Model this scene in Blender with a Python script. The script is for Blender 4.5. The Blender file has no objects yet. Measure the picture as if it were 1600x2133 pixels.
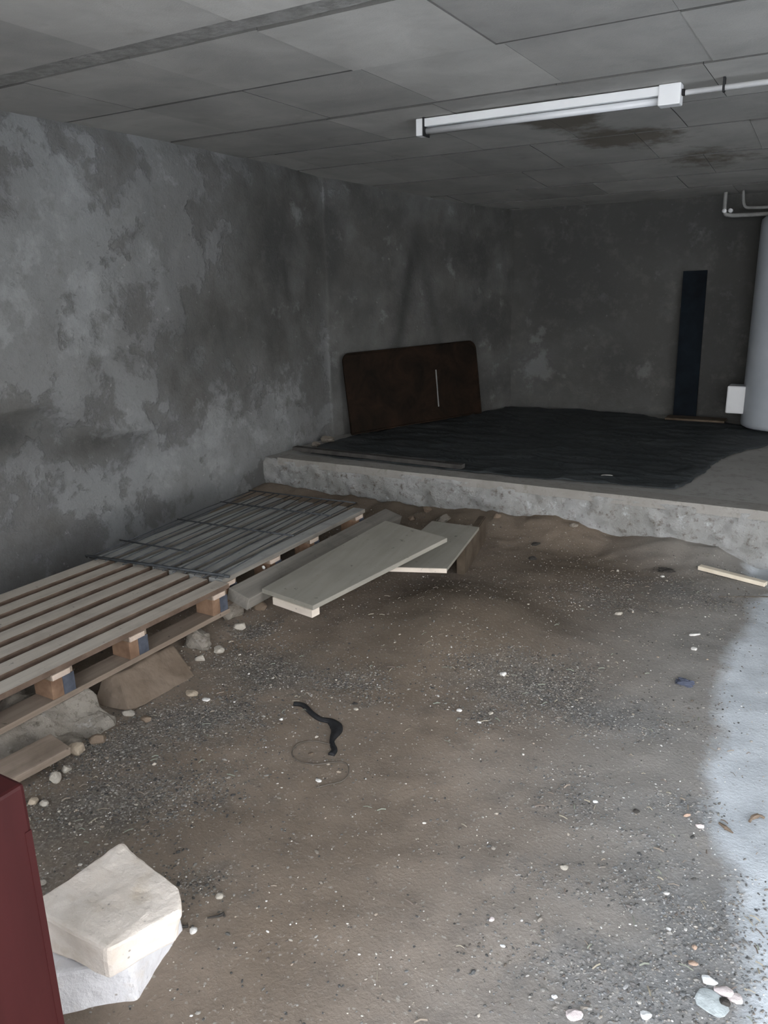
import bpy, bmesh, math, random
from math import sin, cos, radians, sqrt, exp, pi, tan
from mathutils import Vector, Matrix, noise
random.seed(7)
S = bpy.context.scene
COL = S.collection

# ---------------------------------------------------------------- camera
F_PX, CX, CY = 1625.0, 800.0, 1066.5
PITCH, YAW, ROLL, CAM_H = radians(16.0), radians(30.5), radians(1.2), 1.5
fw = Vector((-sin(YAW)*cos(PITCH), cos(YAW)*cos(PITCH), -sin(PITCH)))
r0 = Vector((cos(YAW), sin(YAW), 0)); u0 = r0.cross(fw)
rt = r0*cos(ROLL) - u0*sin(ROLL); up = u0*cos(ROLL) + r0*sin(ROLL)
cd = bpy.data.cameras.new('camera'); cam = bpy.data.objects.new('camera', cd); COL.objects.link(cam)
M = Matrix((rt, up, -fw)).transposed().to_4x4(); M.translation = Vector((0, 0, CAM_H)); cam.matrix_world = M
cd.sensor_fit = 'VERTICAL'; cd.sensor_height = 36.0; cd.lens = F_PX*36/2133; cd.clip_start = 0.02; cd.clip_end = 300
S.camera = cam
S.view_settings.view_transform = 'Standard'; S.view_settings.look = 'None'
S.view_settings.gamma = 1; S.view_settings.use_curve_mapping = False
S.view_settings.exposure = 1.80

# ---------------------------------------------------------------- daylight: overcast sky seen through the garage opening
w = bpy.data.worlds.new('sky'); S.world = w; w.use_nodes = True
nt = w.node_tree; nt.nodes.clear()
wo = nt.nodes.new('ShaderNodeOutputWorld'); bg = nt.nodes.new('ShaderNodeBackground')
tc = nt.nodes.new('ShaderNodeTexCoord'); sp = nt.nodes.new('ShaderNodeSeparateXYZ'); rp = nt.nodes.new('ShaderNodeValToRGB')
nt.links.new(tc.outputs['Generated'], sp.inputs[0]); nt.links.new(sp.outputs['Z'], rp.inputs[0])
rp.color_ramp.elements[0].position = 0.0; rp.color_ramp.elements[0].color = (0.92, 0.89, 0.85, 1)
rp.color_ramp.elements[1].position = 0.5; rp.color_ramp.elements[1].color = (0.80, 0.88, 1.0, 1)
nt.links.new(rp.outputs[0], bg.inputs['Color']); bg.inputs['Strength'].default_value = 3.0
nt.links.new(bg.outputs[0], wo.inputs[0])

def px_ray(x, y): return fw + rt*((x-CX)/F_PX) - up*((y-CY)/F_PX)
def at_z(x, y, z=0.0):
    d = px_ray(x, y); return Vector((0, 0, CAM_H)) + d*((z-CAM_H)/d.z)

# ---------------------------------------------------------------- helpers
def tag(o, label=None, cat=None, group=None, kind=None):
    if label: o['label'] = label
    if cat: o['category'] = cat
    if group: o['group'] = group
    if kind: o['kind'] = kind
    return o
def link(name, me, mat=None, parent=None, smooth=False):
    o = bpy.data.objects.new(name, me); COL.objects.link(o)
    if mat: me.materials.append(mat)
    if parent: o.parent = parent
    if smooth:
        for p in me.polygons: p.use_smooth = True
    return o
def empty(name, loc=(0, 0, 0), rz=0):
    o = bpy.data.objects.new(name, None); COL.objects.link(o); o.location = loc; o.rotation_euler = (0, 0, rz)
    o.empty_display_size = 0.1; return o
def obj(name, bm, mat, parent=None, smooth=False):
    me = bpy.data.meshes.new(name); bmesh.ops.recalc_face_normals(bm, faces=bm.faces); bm.to_mesh(me); bm.free()
    return link(name, me, mat, parent, smooth)
def pydata(name, v, f, mat, parent=None, smooth=False):
    me = bpy.data.meshes.new(name); me.from_pydata([tuple(p) for p in v], [], f); me.update()
    return link(name, me, mat, parent, smooth)
def bx(bm, x0, x1, y0, y1, z0, z1, bev=0.0, rot=None):
    r = bmesh.ops.create_cube(bm, size=1)
    vs = r['verts']
    for v in vs:
        v.co = Vector(((x0+x1)/2+v.co.x*(x1-x0), (y0+y1)/2+v.co.y*(y1-y0), (z0+z1)/2+v.co.z*(z1-z0)))
        if rot: v.co = rot @ v.co
    if bev > 0:
        es = list({e for v in vs for e in v.link_edges})
        bmesh.ops.bevel(bm, geom=es, offset=bev, segments=2, affect='EDGES', profile=0.6)
def tube(bm, pts, rad, seg=10, caps=True):
    pts = [Vector(p) for p in pts]; n = len(pts); rings = []
    for i, p in enumerate(pts):
        t = (pts[min(i+1, n-1)] - pts[max(i-1, 0)]).normalized()
        a = Vector((0, 0, 1)) if abs(t.z) < 0.9 else Vector((1, 0, 0))
        s = t.cross(a).normalized(); q = s.cross(t)
        R = rad[i] if isinstance(rad, (list, tuple)) else rad
        rings.append([bm.verts.new(p + s*cos(2*pi*k/seg)*R + q*sin(2*pi*k/seg)*R) for k in range(seg)])
    for i in range(n-1):
        for k in range(seg):
            bm.faces.new((rings[i][k], rings[i][(k+1) % seg], rings[i+1][(k+1) % seg], rings[i+1][k]))
    if caps: bm.faces.new(rings[0][::-1]); bm.faces.new(rings[-1])
def smoothcurve(pts, n=8):
    out = []; P = [Vector(p) for p in pts]
    for i in range(len(P)-1):
        p0 = P[max(i-1, 0)]; p1 = P[i]; p2 = P[i+1]; p3 = P[min(i+2, len(P)-1)]
        for k in range(n):
            t = k/n
            out.append(0.5*((2*p1)+(-p0+p2)*t+(2*p0-5*p1+4*p2-p3)*t*t+(-p0+3*p1-3*p2+p3)*t**3))
    out.append(P[-1]); return out
def fbm(x, y, z=0, o=4): return noise.fractal(Vector((x, y, z)), 1.0, 2.0, o)   # about -1..1
def sstep(a, b, x):
    t = max(0, min(1, (x-a)/(b-a))); return t*t*(3-2*t)

# ---------------------------------------------------------------- materials
class NT:
    def __init__(s, name, rough=0.9, spec=0.3):
        s.m = bpy.data.materials.new(name); s.m.use_nodes = True; s.t = s.m.node_tree
        s.b = s.t.nodes['Principled BSDF']; s.b.inputs['Roughness'].default_value = rough
        s.b.inputs['Specular IOR Level'].default_value = spec
        s.co = s.t.nodes.new('ShaderNodeTexCoord').outputs['Object']
    def n(s, typ, **kw):
        nd = s.t.nodes.new(typ)
        for k, v in kw.items(): setattr(nd, k, v)
        return nd
    def l(s, a, b): s.t.links.new(a, b)
    def noise(s, scale, detail=4, rough=0.55, dist=0.0, vec=None):
        nd = s.n('ShaderNodeTexNoise'); nd.inputs['Scale'].default_value = scale; nd.inputs['Detail'].default_value = detail
        nd.inputs['Roughness'].default_value = rough; nd.inputs['Distortion'].default_value = dist
        s.l(vec or s.co, nd.inputs['Vector']); return nd.outputs['Fac']
    def vor(s, scale, feat='F1', vec=None, out='Distance'):
        nd = s.n('ShaderNodeTexVoronoi', feature=feat); nd.inputs['Scale'].default_value = scale
        s.l(vec or s.co, nd.inputs['Vector']); return nd.outputs[out]
    def ramp(s, fac, *stops, interp='LINEAR'):
        nd = s.n('ShaderNodeValToRGB'); e = nd.color_ramp.elements; nd.color_ramp.interpolation = interp
        while len(e) < len(stops): e.new(0.5)
        for i, (p, c) in enumerate(stops):
            e[i].position = p; e[i].color = (c, c, c, 1) if isinstance(c, (int, float)) else (*c, 1)
        s.l(fac, nd.inputs[0]); return nd.outputs[0]
    def mix(s, fac, a, b, mode='MIX'):
        nd = s.n('ShaderNodeMix', data_type='RGBA', blend_type=mode)
        for v, k in ((fac, 0), (a, 6), (b, 7)):
            if isinstance(v, (int, float)) and k == 0: nd.inputs[0].default_value = v
            elif isinstance(v, tuple): nd.inputs[k].default_value = (*v, 1)
            else: s.l(v, nd.inputs[k])
        return nd.outputs[2]
    def math(s, op, a, b=0.0, c=None):
        nd = s.n('ShaderNodeMath', operation=op)
        for i, v in enumerate((a, b) if c is None else (a, b, c)):
            if isinstance(v, (int, float)): nd.inputs[i].default_value = v
            else: s.l(v, nd.inputs[i])
        return nd.outputs[0]
    def attr(s, name):
        nd = s.n('ShaderNodeAttribute', attribute_name=name); return nd
    def mapv(s, scale=(1, 1, 1), rot=(0, 0, 0)):
        nd = s.n('ShaderNodeMapping'); nd.inputs['Scale'].default_value = scale; nd.inputs['Rotation'].default_value = rot
        s.l(s.co, nd.inputs['Vector']); return nd.outputs[0]
    def color(s, c):
        if isinstance(c, tuple): s.b.inputs['Base Color'].default_value = (*c, 1)
        else: s.l(c, s.b.inputs['Base Color'])
    def bump(s, h, dist=0.01, strength=1.0):
        nd = s.n('ShaderNodeBump'); nd.inputs['Distance'].default_value = dist; nd.inputs['Strength'].default_value = strength
        s.l(h, nd.inputs['Height']); s.l(nd.outputs[0], s.b.inputs['Normal'])
def mottled(name, c1, c2, scale=8, rough=0.9, bump=0.003, spec=0.3, detail=6, lo=0.35, hi=0.65, speck=None):
    t = NT(name, rough, spec); f = t.noise(scale, detail, 0.6)
    c = t.mix(t.ramp(f, (lo, 0.0), (hi, 1.0)), c1, c2)
    if speck:
        c = t.mix(t.ramp(t.noise(scale*9, 3), (0.62, 0.0), (0.72, 1.0)), c, speck)
    t.color(c); t.bump(t.noise(scale*5, 6), bump, 0.7); return t.m
def wood(name, c1, c2, axis='Y', rough=0.85, stain=None, fine=1.0):
    t = NT(name, rough, 0.25)
    sc = {'X': (1.2, 28, 28), 'Y': (28, 1.2, 28), 'Z': (28, 28, 1.2)}[axis]
    v = t.mapv(tuple(k*fine for k in sc)); g = t.noise(1.0, 6, 0.6, 0.4, v)
    c = t.mix(t.ramp(g, (0.3, 0.0), (0.7, 1.0)), c1, c2)
    bl = t.noise(5, 5, 0.6)
    c = t.mix(t.ramp(bl, (0.5, 0.0), (0.72, 0.5)), c, stain or tuple(k*0.5 for k in c1))
    c = t.mix(t.ramp(t.noise(26, 4, 0.6), (0.66, 0.0), (0.71, 0.7)), c, tuple(k*0.4 for k in c1))
    t.color(c); t.bump(g, 0.002, 0.6); return t.m

# plaster of the walls: lighter chalky patches over render darkened by moisture and painted-in shade
def plaster(name):
    t = NT(name, 0.95, 0.15)
    big = t.noise(1.1, 3, 0.5, 0.2); med = t.noise(2.3, 10, 0.66, 0.15); fine = t.noise(24, 8, 0.7)
    damp_shade = t.attr('damp_shade').outputs['Fac']; pale = t.attr('pale').outputs['Fac']
    c = t.mix(t.ramp(big, (0.35, 0.0), (0.65, 1.0)), (0.195, 0.197, 0.195), (0.265, 0.272, 0.278))
    m = t.math('ADD', med, t.math('MULTIPLY', damp_shade, 0.30)); m = t.math('SUBTRACT', m, t.math('MULTIPLY', pale, 0.12))
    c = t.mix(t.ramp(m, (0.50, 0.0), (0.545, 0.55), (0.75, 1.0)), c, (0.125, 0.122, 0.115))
    c = t.mix(t.math('MULTIPLY', damp_shade, 0.78), c, (0.062, 0.064, 0.064)); dry = t.math('SUBTRACT', 1.0, t.math('MULTIPLY', damp_shade, 0.75))  # moist spots and painted rear shade darken together; dry is the inverse
    m2 = t.math('ADD', t.noise(3.3, 10, 0.68, 0.1), t.math('MULTIPLY', pale, 0.16))
    c = t.mix(t.math('MULTIPLY', dry, t.ramp(m2, (0.60, 0.0), (0.68, 0.6))), c, (0.335, 0.345, 0.352))
    c = t.mix(t.ramp(t.noise(8, 8, 0.7), (0.52, 0.0), (0.66, 0.35)), c, (0.15, 0.148, 0.14))
    c = t.mix(t.ramp(fine, (0.60, 0.0), (0.72, 0.6)), c, (0.12, 0.12, 0.118))
    c = t.mix(t.math('MULTIPLY', dry, t.ramp(t.noise(17, 7, 0.7), (0.65, 0.0), (0.70, 0.7))), c, (0.36, 0.36, 0.36))
    c = t.mix(t.math('MULTIPLY', t.attr('stain').outputs['Fac'], 0.8), c, (0.045, 0.046, 0.045))
    t.color(c)
    h = t.math('ADD', t.math('MULTIPLY', t.ramp(m, (0.50, 1.0), (0.545, 0.0)), 0.5), t.math('MULTIPLY', fine, 0.7))
    h = t.math('ADD', h, t.math('MULTIPLY', t.noise(60, 4), 0.25))
    t.bump(h, 0.012, 0.8); return t.m
MP = plaster('plaster')

def ground_mat():
    t = NT('dirt_ground', 1.0, 0.08)
    g = t.attr('gravel').outputs['Fac']; p = t.attr('pale').outputs['Fac']; d = t.attr('dark').outputs['Fac']
    n1 = t.noise(1.8, 6, 0.6); n2 = t.noise(9, 8, 0.7); n3 = t.noise(110, 3, 0.6); n4 = t.noise(42, 6, 0.75)
    c = t.mix(t.ramp(n1, (0.3, 0.0), (0.7, 1.0)), (0.205, 0.160, 0.120), (0.285, 0.232, 0.185))
    c = t.mix(t.ramp(n2, (0.48, 0.0), (0.72, 0.55)), c, (0.15, 0.125, 0.105))
    c = t.mix(t.math('MULTIPLY', t.attr('dust').outputs['Fac'], 0.8), c, (0.315, 0.305, 0.29))
    # grey grit lying in patches
    cell = t.n('ShaderNodeTexVoronoi'); cell.inputs['Scale'].default_value = 170; t.l(t.co, cell.inputs['Vector'])
    sepc = t.n('ShaderNodeSeparateColor'); t.l(cell.outputs['Color'], sepc.inputs[0])
    grit = t.ramp(sepc.outputs[0], (0.0, (0.075, 0.073, 0.068)), (0.5, (0.135, 0.13, 0.12)), (0.85, (0.22, 0.21, 0.19)), (1.0, (0.40, 0.38, 0.35)))
    gm = t.math('ADD', t.math('MULTIPLY', g, 0.9), t.math('MULTIPLY', t.math('SUBTRACT', n2, 0.5), 1.3))
    grit = t.mix(t.math('MULTIPLY', t.attr('dust').outputs['Fac'], .45), grit, (.34, .35, .36)); gm = t.ramp(gm, (0.2, 0.0), (0.9, 0.75))
    c = t.mix(gm, c, grit)
    # scattered pale specks everywhere
    c = t.mix(t.math('MULTIPLY', t.ramp(sepc.outputs[1], (0.93, 0.0), (0.96, 1.0)), t.ramp(n4, (0.45, 0.0), (0.6, 0.8))), c, (0.42, 0.39, 0.34))
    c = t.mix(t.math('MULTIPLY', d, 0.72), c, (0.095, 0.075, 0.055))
    # pale cement
    cem = t.mix(t.ramp(t.noise(4, 7, 0.65), (0.35, 0.0), (0.68, 1.0)), (0.50, 0.53, 0.555), (0.68, 0.715, 0.745))
    cem = t.mix(t.ramp(n4, (0.58, 0.0), (0.7, 0.5)), cem, (0.30, 0.29, 0.28))
    pm = t.math('ADD', p, t.math('MULTIPLY', t.math('SUBTRACT', n2, 0.5), 0.6))
    pm = t.math('SUBTRACT', pm, t.math('MULTIPLY', t.math('SUBTRACT', n4, 0.5), 0.35))
    c = t.mix(t.ramp(pm, (0.30, 0.0), (0.70, 1.0)), c, cem)
    t.color(c)
    h = t.math('ADD', t.math('MULTIPLY', n4, 0.6), t.math('MULTIPLY', n3, 0.35))
    h = t.math('ADD', h, t.math('MULTIPLY', t.math('MULTIPLY', gm, sepc.outputs[2]), 0.5))
    t.bump(h, 0.007, 0.7); return t.m
MG = ground_mat()

def concrete(name, c1, c2, dark, scale=3.0, bump=0.006, light=None):
    t = NT(name, 0.95, 0.15)
    a = t.noise(scale, 7, 0.65, 0.3); b = t.noise(scale*6, 8, 0.72); f = t.noise(scale*30, 3)
    c = t.mix(t.ramp(a, (0.33, 0.0), (0.67, 1.0)), c1, c2)
    c = t.mix(t.ramp(b, (0.53, 0.0), (0.66, 0.85)), c, dark)
    if light: c = t.mix(t.ramp(t.noise(scale*2.2, 8, 0.7), (0.60, 0.0), (0.68, 0.7)), c, light)
    t.color(c); t.bump(t.math('ADD', b, t.math('MULTIPLY', f, 0.4)), bump, 0.8); return t.m
M_step = concrete('rough_step_concrete', (0.28, 0.275, 0.26), (0.39, 0.392, 0.39), (0.14, 0.12, 0.10), 3.5, 0.014, (0.58, 0.60, 0.62))
M_slab = concrete('dusty_slab_concrete', (0.34, 0.33, 0.31), (0.42, 0.41, 0.39), (0.27, 0.26, 0.24), 2.0, 0.003)
M_lip = concrete('lip_concrete', (0.27, 0.255, 0.235), (0.34, 0.325, 0.305), (0.22, 0.21, 0.19), 5.0, 0.002)
M_out = concrete('outside_concrete', (0.60, 0.585, 0.56), (0.70, 0.685, 0.66), (0.45, 0.44, 0.42), 1.0, 0.004)

def ceil_mat(name, beam=False):
    t = NT(name, 0.95, 0.15)
    sh = t.attr('shade').outputs['Fac']
    a = t.noise(2.3, 6, 0.6, 0.4); b = t.noise(14, 8, 0.7); dirty = t.attr('stain').outputs['Fac']
    if beam: c = t.mix(t.ramp(b, (0.4, 0.0), (0.62, 1.0)), (0.25, 0.245, 0.23), (0.36, 0.35, 0.335))
    else: c = t.mix(t.ramp(a, (0.33, 0.0), (0.67, 1.0)), (0.41, 0.40, 0.378), (0.545, 0.53, 0.50))
    c = t.mix(t.ramp(t.noise(5, 5), (0.6, 0.0), (0.75, 0.35)), c, (0.30, 0.28, 0.25))
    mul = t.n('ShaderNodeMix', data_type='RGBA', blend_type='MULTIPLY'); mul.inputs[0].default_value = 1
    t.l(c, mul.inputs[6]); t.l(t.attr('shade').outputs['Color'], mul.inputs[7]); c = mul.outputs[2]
    sm = t.ramp(t.math('ADD', t.math('MULTIPLY', dirty, 0.9), t.math('MULTIPLY', t.math('SUBTRACT', t.noise(7, 7, 0.7), 0.5), 0.9)), (0.35, 0.0), (0.6, 0.75))
    c = t.mix(sm, c, (0.13, 0.105, 0.075)); t.color(c)
    t.bump(t.noise(120 if not beam else 40, 5, 0.7), 0.003 if not beam else 0.012, 0.7); return t.m
M_pan = ceil_mat('ceiling_panel_concrete'); M_beam = ceil_mat('ceiling_beam_concrete', True)

M_slat = wood('pallet_slat_wood', (0.40, 0.35, 0.30), (0.55, 0.50, 0.43), 'Y', stain=(0.26, 0.22, 0.18))
M_slat2 = wood('grey_pallet_wood', (0.31, 0.31, 0.295), (0.42, 0.415, 0.395), 'Y', stain=(0.13, 0.125, 0.12))
M_sawn = mottled('brown_sawn_edge', (0.10, 0.068, 0.05), (0.17, 0.12, 0.09), 12)
M_block = mottled('pallet_block_wood', (0.16, 0.095, 0.06), (0.27, 0.17, 0.11), 14)
M_blue = mottled('blue_grey_paint', (0.045, 0.05, 0.065), (0.09, 0.10, 0.125), 20)
M_under = wood('pallet_base_wood', (0.19, 0.145, 0.11), (0.30, 0.24, 0.19), 'Y')
M_end = mottled('pale_cut_wood', (0.48, 0.38, 0.31), (0.60, 0.49, 0.41), 20)
M_grey = wood('weathered_grey_wood', (0.17, 0.155, 0.135), (0.27, 0.25, 0.22), 'Y')
M_board = wood('dusty_formwork_wood', (0.25, 0.235, 0.20), (0.31, 0.29, 0.25), 'Y', stain=(0.22, 0.205, 0.18), fine=0.6)
M_cleat = wood('pale_cleat_wood', (0.60, 0.52, 0.44), (0.72, 0.64, 0.55), 'X')
M_brown = mottled('brown_dirty_wood', (0.07, 0.052, 0.036), (0.13, 0.10, 0.072), 7)
M_dk = mottled('dark_batten_wood', (0.04, 0.038, 0.036), (0.08, 0.075, 0.07), 12)
M_wire = mottled('dark_steel_wire', (0.035, 0.04, 0.045), (0.07, 0.075, 0.08), 30, rough=0.6)
def lime_mat(name, c1, c2, stain):
    t = NT(name, 0.9, 0.2)
    a = t.noise(9, 8, 0.65, 0.4); b = t.noise(38, 6, 0.7); pit = t.vor(42)
    c = t.mix(t.ramp(a, (0.35, 0.0), (0.65, 1.0)), c1, c2)
    c = t.mix(t.ramp(t.noise(14, 6), (0.55, 0.0), (0.72, 0.5)), c, stain)
    c = t.mix(t.math('MULTIPLY', t.ramp(pit, (0.08, 1.0), (0.16, 0.0)), t.ramp(t.noise(12, 3), (0.56, 0.0), (0.62, 0.8))), c, (0.30, 0.26, 0.22))
    t.color(c); t.bump(t.math('ADD', b, t.math('MULTIPLY', a, 0.6)), 0.006, 0.8); return t.m
M_lime = lime_mat('limestone', (0.78, 0.69, 0.60), (0.88, 0.80, 0.72), (0.60, 0.49, 0.36))
M_lime2 = lime_mat('white_limestone', (0.70, 0.69, 0.70), (0.78, 0.77, 0.78), (0.72, 0.64, 0.55))
def red_mat():
    t = NT('dark_red_paint', 0.5, 0.18); v = t.mapv((14, 14, 1.2))
    c = t.mix(t.ramp(t.noise(1, 5, 0.6, 0, v), (0.3, 0.0), (0.7, 1.0)), (0.034, 0.0070, 0.007), (0.052, 0.011, 0.011))
    c = t.mix(t.ramp(t.noise(26, 5, 0.7), (0.70, 0.0), (0.76, 0.6)), c, (0.35, 0.18, 0.16)); t.color(c)
    t.bump(t.noise(30, 3), 0.001, 0.4); return t.m
M_red = red_mat()
def tarp_mat():
    t = NT('black_plastic_sheet', 0.62, 0.35)
    c = t.mix(t.ramp(t.noise(3, 8, 0.7, 0.5), (0.45, 0.0), (0.72, 0.8)), (0.034, 0.040, 0.043), (0.075, 0.082, 0.086)); t.color(c)
    t.bump(t.noise(1.0, 5, 0.6, 1.0, t.mapv((6, 16, 6))), 0.02, 0.6); return t.m
M_tarp = tarp_mat()
def rust_mat():
    t = NT('rusty_brown_panel', 0.95, 0.05)
    c = t.mix(t.ramp(t.noise(3.5, 8, 0.7, 0.6), (0.35, 0.0), (0.68, 1.0)), (0.012, 0.010, 0.008), (0.032, 0.020, 0.014))
    c = t.mix(t.ramp(t.noise(13, 7, 0.75), (0.68, 0.0), (0.76, 0.5)), c, (0.06, 0.056, 0.05)); t.color(c)
    t.bump(t.noise(18, 6), 0.004, 0.8); return t.m
M_rust = rust_mat()
M_navy = mottled('blue_black_board', (0.005, 0.007, 0.010), (0.009, 0.014, 0.020), 6, rough=0.7, spec=0.08)
M_white = mottled('white_enamel', (0.37, 0.40, 0.44), (0.44, 0.47, 0.51), 3, rough=0.45, bump=0.0005, spec=0.5)
M_plast = mottled('white_plastic', (0.84, 0.85, 0.87), (0.90, 0.91, 0.92), 4, rough=0.5, bump=0.0003, spec=0.4)
M_tubeg = mottled('white_glass_tube', (0.66, 0.67, 0.69), (0.72, 0.73, 0.75), 5, rough=0.25, bump=0.0002, spec=0.5)
M_black = mottled('black_rubber', (0.012, 0.012, 0.013), (0.025, 0.025, 0.027), 20, rough=0.7)
M_cord = mottled('brown_cord', (0.09, 0.075, 0.06), (0.14, 0.12, 0.10), 30)
M_pipe = mottled('dull_pipe_metal', (0.22, 0.22, 0.22), (0.32, 0.32, 0.31), 12, rough=0.5)
M_rubble = concrete('rubble_concrete', (0.20, 0.175, 0.145), (0.30, 0.27, 0.23), (0.12, 0.10, 0.08), 7, 0.01, (0.42, 0.39, 0.36))
M_tile = mottled('brown_earthy_slab', (0.14, 0.105, 0.076), (0.20, 0.155, 0.118), 6, bump=0.006)
def flat(name, c, k=0.8): return mottled(name, tuple(v*k for v in c), c, 40, bump=0.002)
M_st = {'tan': flat('tan_stone', (0.46, 0.38, 0.29)), 'pale': flat('pale_stone', (0.44, 0.40, 0.34)), 'white': flat('white_stone', (0.70, 0.68, 0.64)),
        'pink': flat('pink_shard', (0.72, 0.63, 0.61)), 'grey': flat('grey_slate', (0.50, 0.54, 0.54)), 'bright': flat('lit_white_chip', (0.86, 0.87, 0.86)), 'dark': flat('dark_stone', (0.05, 0.045, 0.04)),  # bright: lit copy of the white stone, daylight put into its colour
        'brown': flat('brown_stone', (0.20, 0.15, 0.11)), 'navy': flat('blue_grey_scrap', (0.075, 0.085, 0.12)), 'orange': flat('terracotta_chip', (0.46, 0.33, 0.25))}

# ---------------------------------------------------------------- ground surface
STEP_Y, PLAT = 4.57, 0.285
stepz = [(-3.8, .06), (-3.53, .067), (-3.1, .043), (-2.57, .045), (-2.2, .056), (-1.79, .088), (-1.41, .106), (-1.22, .06), (-1.05, .032), (-.75, .07), (-.485, .036), (-.3, -.05), (0, -.05), (9, -.05)]
def interp(t, x):
    if x <= t[0][0]: return t[0][1]
    for (a, b), (c, d) in zip(t, t[1:]):
        if x <= c: return b+(d-b)*(x-a)/(c-a)
    return t[-1][1]
def G(x, y, cx, cy, sx, sy, a=0.0):
    dx, dy = x-cx, y-cy; u = dx*cos(a)+dy*sin(a); v = -dx*sin(a)+dy*cos(a)
    return exp(-(u/sx)**2-(v/sy)**2)
def gz(x, y):
    h = 0.11*G(x, y, -1.40, 3.05, 0.36, 0.42) + 0.03*G(x, y, -1.2, 2.8, 0.5, 0.35)
    h += 0.05*sstep(-2.15, -2.6, x)*sstep(0.6, 1.2, y)
    h -= 0.09*sstep(-2.9, -3.5, x)*sstep(4.3, 3.6, y)
    h += 0.05*G(x, y, -2.1, 3.3, 0.3, 0.6)
    s = interp(stepz, x) + 0.016*fbm(x*7, 3.3, 1.7)
    h = h + (s-h*0.6)*sstep(0.40, 0.0, STEP_Y-y) if y < STEP_Y else s
    am = 0.012 if x < -0.3 else 0.006
    return h + am*fbm(x*2.1, y*2.1, 4.0) + 0.0035*fbm(x*9, y*9, 2.0) + 0.016*sstep(3.6, 4.4, y)*sstep(0.0, -0.9, x)*max(0, fbm(x*11, y*11, 5.0))
def on_ground(px, py, dz=0.0):
    z = 0.0
    for _ in range(4):
        p = at_z(px, py, z+dz); z = gz(p.x, p.y)
    return Vector((p.x, p.y, z+dz))
blobs_g = []   # gravel patches: (x, y, sx, sy, angle, strength)
for (px, py, sx, sy, a, k) in [(180, 1690, .38, .20, .9, 1.0), (250, 1560, .25, .20, .8, .9), (400, 1500, .33, .18, .7, 1.0), (560, 1400, .30, .20, .1, 1.0), (700, 1420, .25, .15, 0, .7),
                               (1100, 1430, .34, .22, .3, 1.0), (1250, 1480, .30, .16, .2, .95), (1350, 1500, .15, .14, .3, .8), (1000, 1480, .18, .12, 0, .6),
                               (1480, 1950, .20, .34, .5, 1.0), (1350, 2060, .26, .16, .3, 1.0), (1580, 2080, .12, .12, 0, .6), (1200, 1660, .2, .12, .3, .5), (1430, 1690, .14, .12, 0, .7),
                               (1400, 1230, .3, .2, 0, .7), (1250, 1250, .25, .2, 0, .5), (420, 1840, .12, .08, .6, .6), (530, 1320, .12, .12, .6, .8), (100, 1800, .12, .25, 0, .8), (1180, 1850, .2, .1, .4, .35)]:
    p = at_z(px, py); blobs_g.append((p.x, p.y, sx, sy, a, k))
def gravelness(x, y):
    return min(1.0, max([k*G(x, y, a, b, sx, sy, an) for a, b, sx, sy, an, k in blobs_g]))
pale_line = [(0.3, .0), (1.2, -.0), (1.6, -.02), (1.91, -.09), (2.1, -.17), (2.4, -.225), (2.65, -.21), (2.87, -.27), (3.3, -.27), (3.68, -.23), (3.93, -.26), (4.1, -.15), (4.35, -.32), (4.7, -.36)]
def paleness(x, y):
    e = interp(pale_line, y); return sstep(-0.13, 0.13, x-e)
def dustiness(x, y): return sstep(-1.0, 0.0, x-interp(pale_line, y)+.1*fbm(x*2, y*2, 6))
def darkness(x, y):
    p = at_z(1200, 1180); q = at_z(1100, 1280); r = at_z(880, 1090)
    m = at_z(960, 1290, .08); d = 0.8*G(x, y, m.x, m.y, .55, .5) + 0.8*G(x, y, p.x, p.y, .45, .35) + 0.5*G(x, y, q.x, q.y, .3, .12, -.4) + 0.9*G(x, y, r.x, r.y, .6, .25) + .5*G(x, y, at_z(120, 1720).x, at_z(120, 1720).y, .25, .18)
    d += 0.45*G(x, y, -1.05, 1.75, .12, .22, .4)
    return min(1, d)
def grid(x0, x1, nx, y0, y1, ny, fn):
    v = []; f = []
    for j in range(ny+1):
        for i in range(nx+1): v.append(fn(x0+(x1-x0)*i/nx, y0+(y1-y0)*j/ny))
    for j in range(ny):
        for i in range(nx):
            a = j*(nx+1)+i; f.append((a, a+1, a+nx+2, a+nx+1))
    return v, f
def fattr(o, name, vals):
    a = o.data.attributes.new(name, 'FLOAT', 'POINT'); a.data.foreach_set('value', vals)
v, f = grid(-4.1, 4.0, 324, -1.2, 4.70, 236, lambda x, y: (x, y, gz(x, y)))
fl = pydata('floor', v, f, MG, smooth=True); tag(fl, kind='structure')
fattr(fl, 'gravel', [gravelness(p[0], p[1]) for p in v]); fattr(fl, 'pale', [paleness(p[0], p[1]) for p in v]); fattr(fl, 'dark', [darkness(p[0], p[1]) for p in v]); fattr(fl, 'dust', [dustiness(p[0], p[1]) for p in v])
# forecourt outside the opening
bm = bmesh.new(); bx(bm, -14, 20, -16, -1.2, -0.5, -0.02); bx(bm, 4.0, 20, -1.2, 16, -0.5, -0.02); tag(obj('ground_outside', bm, M_out), kind='structure')

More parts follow.
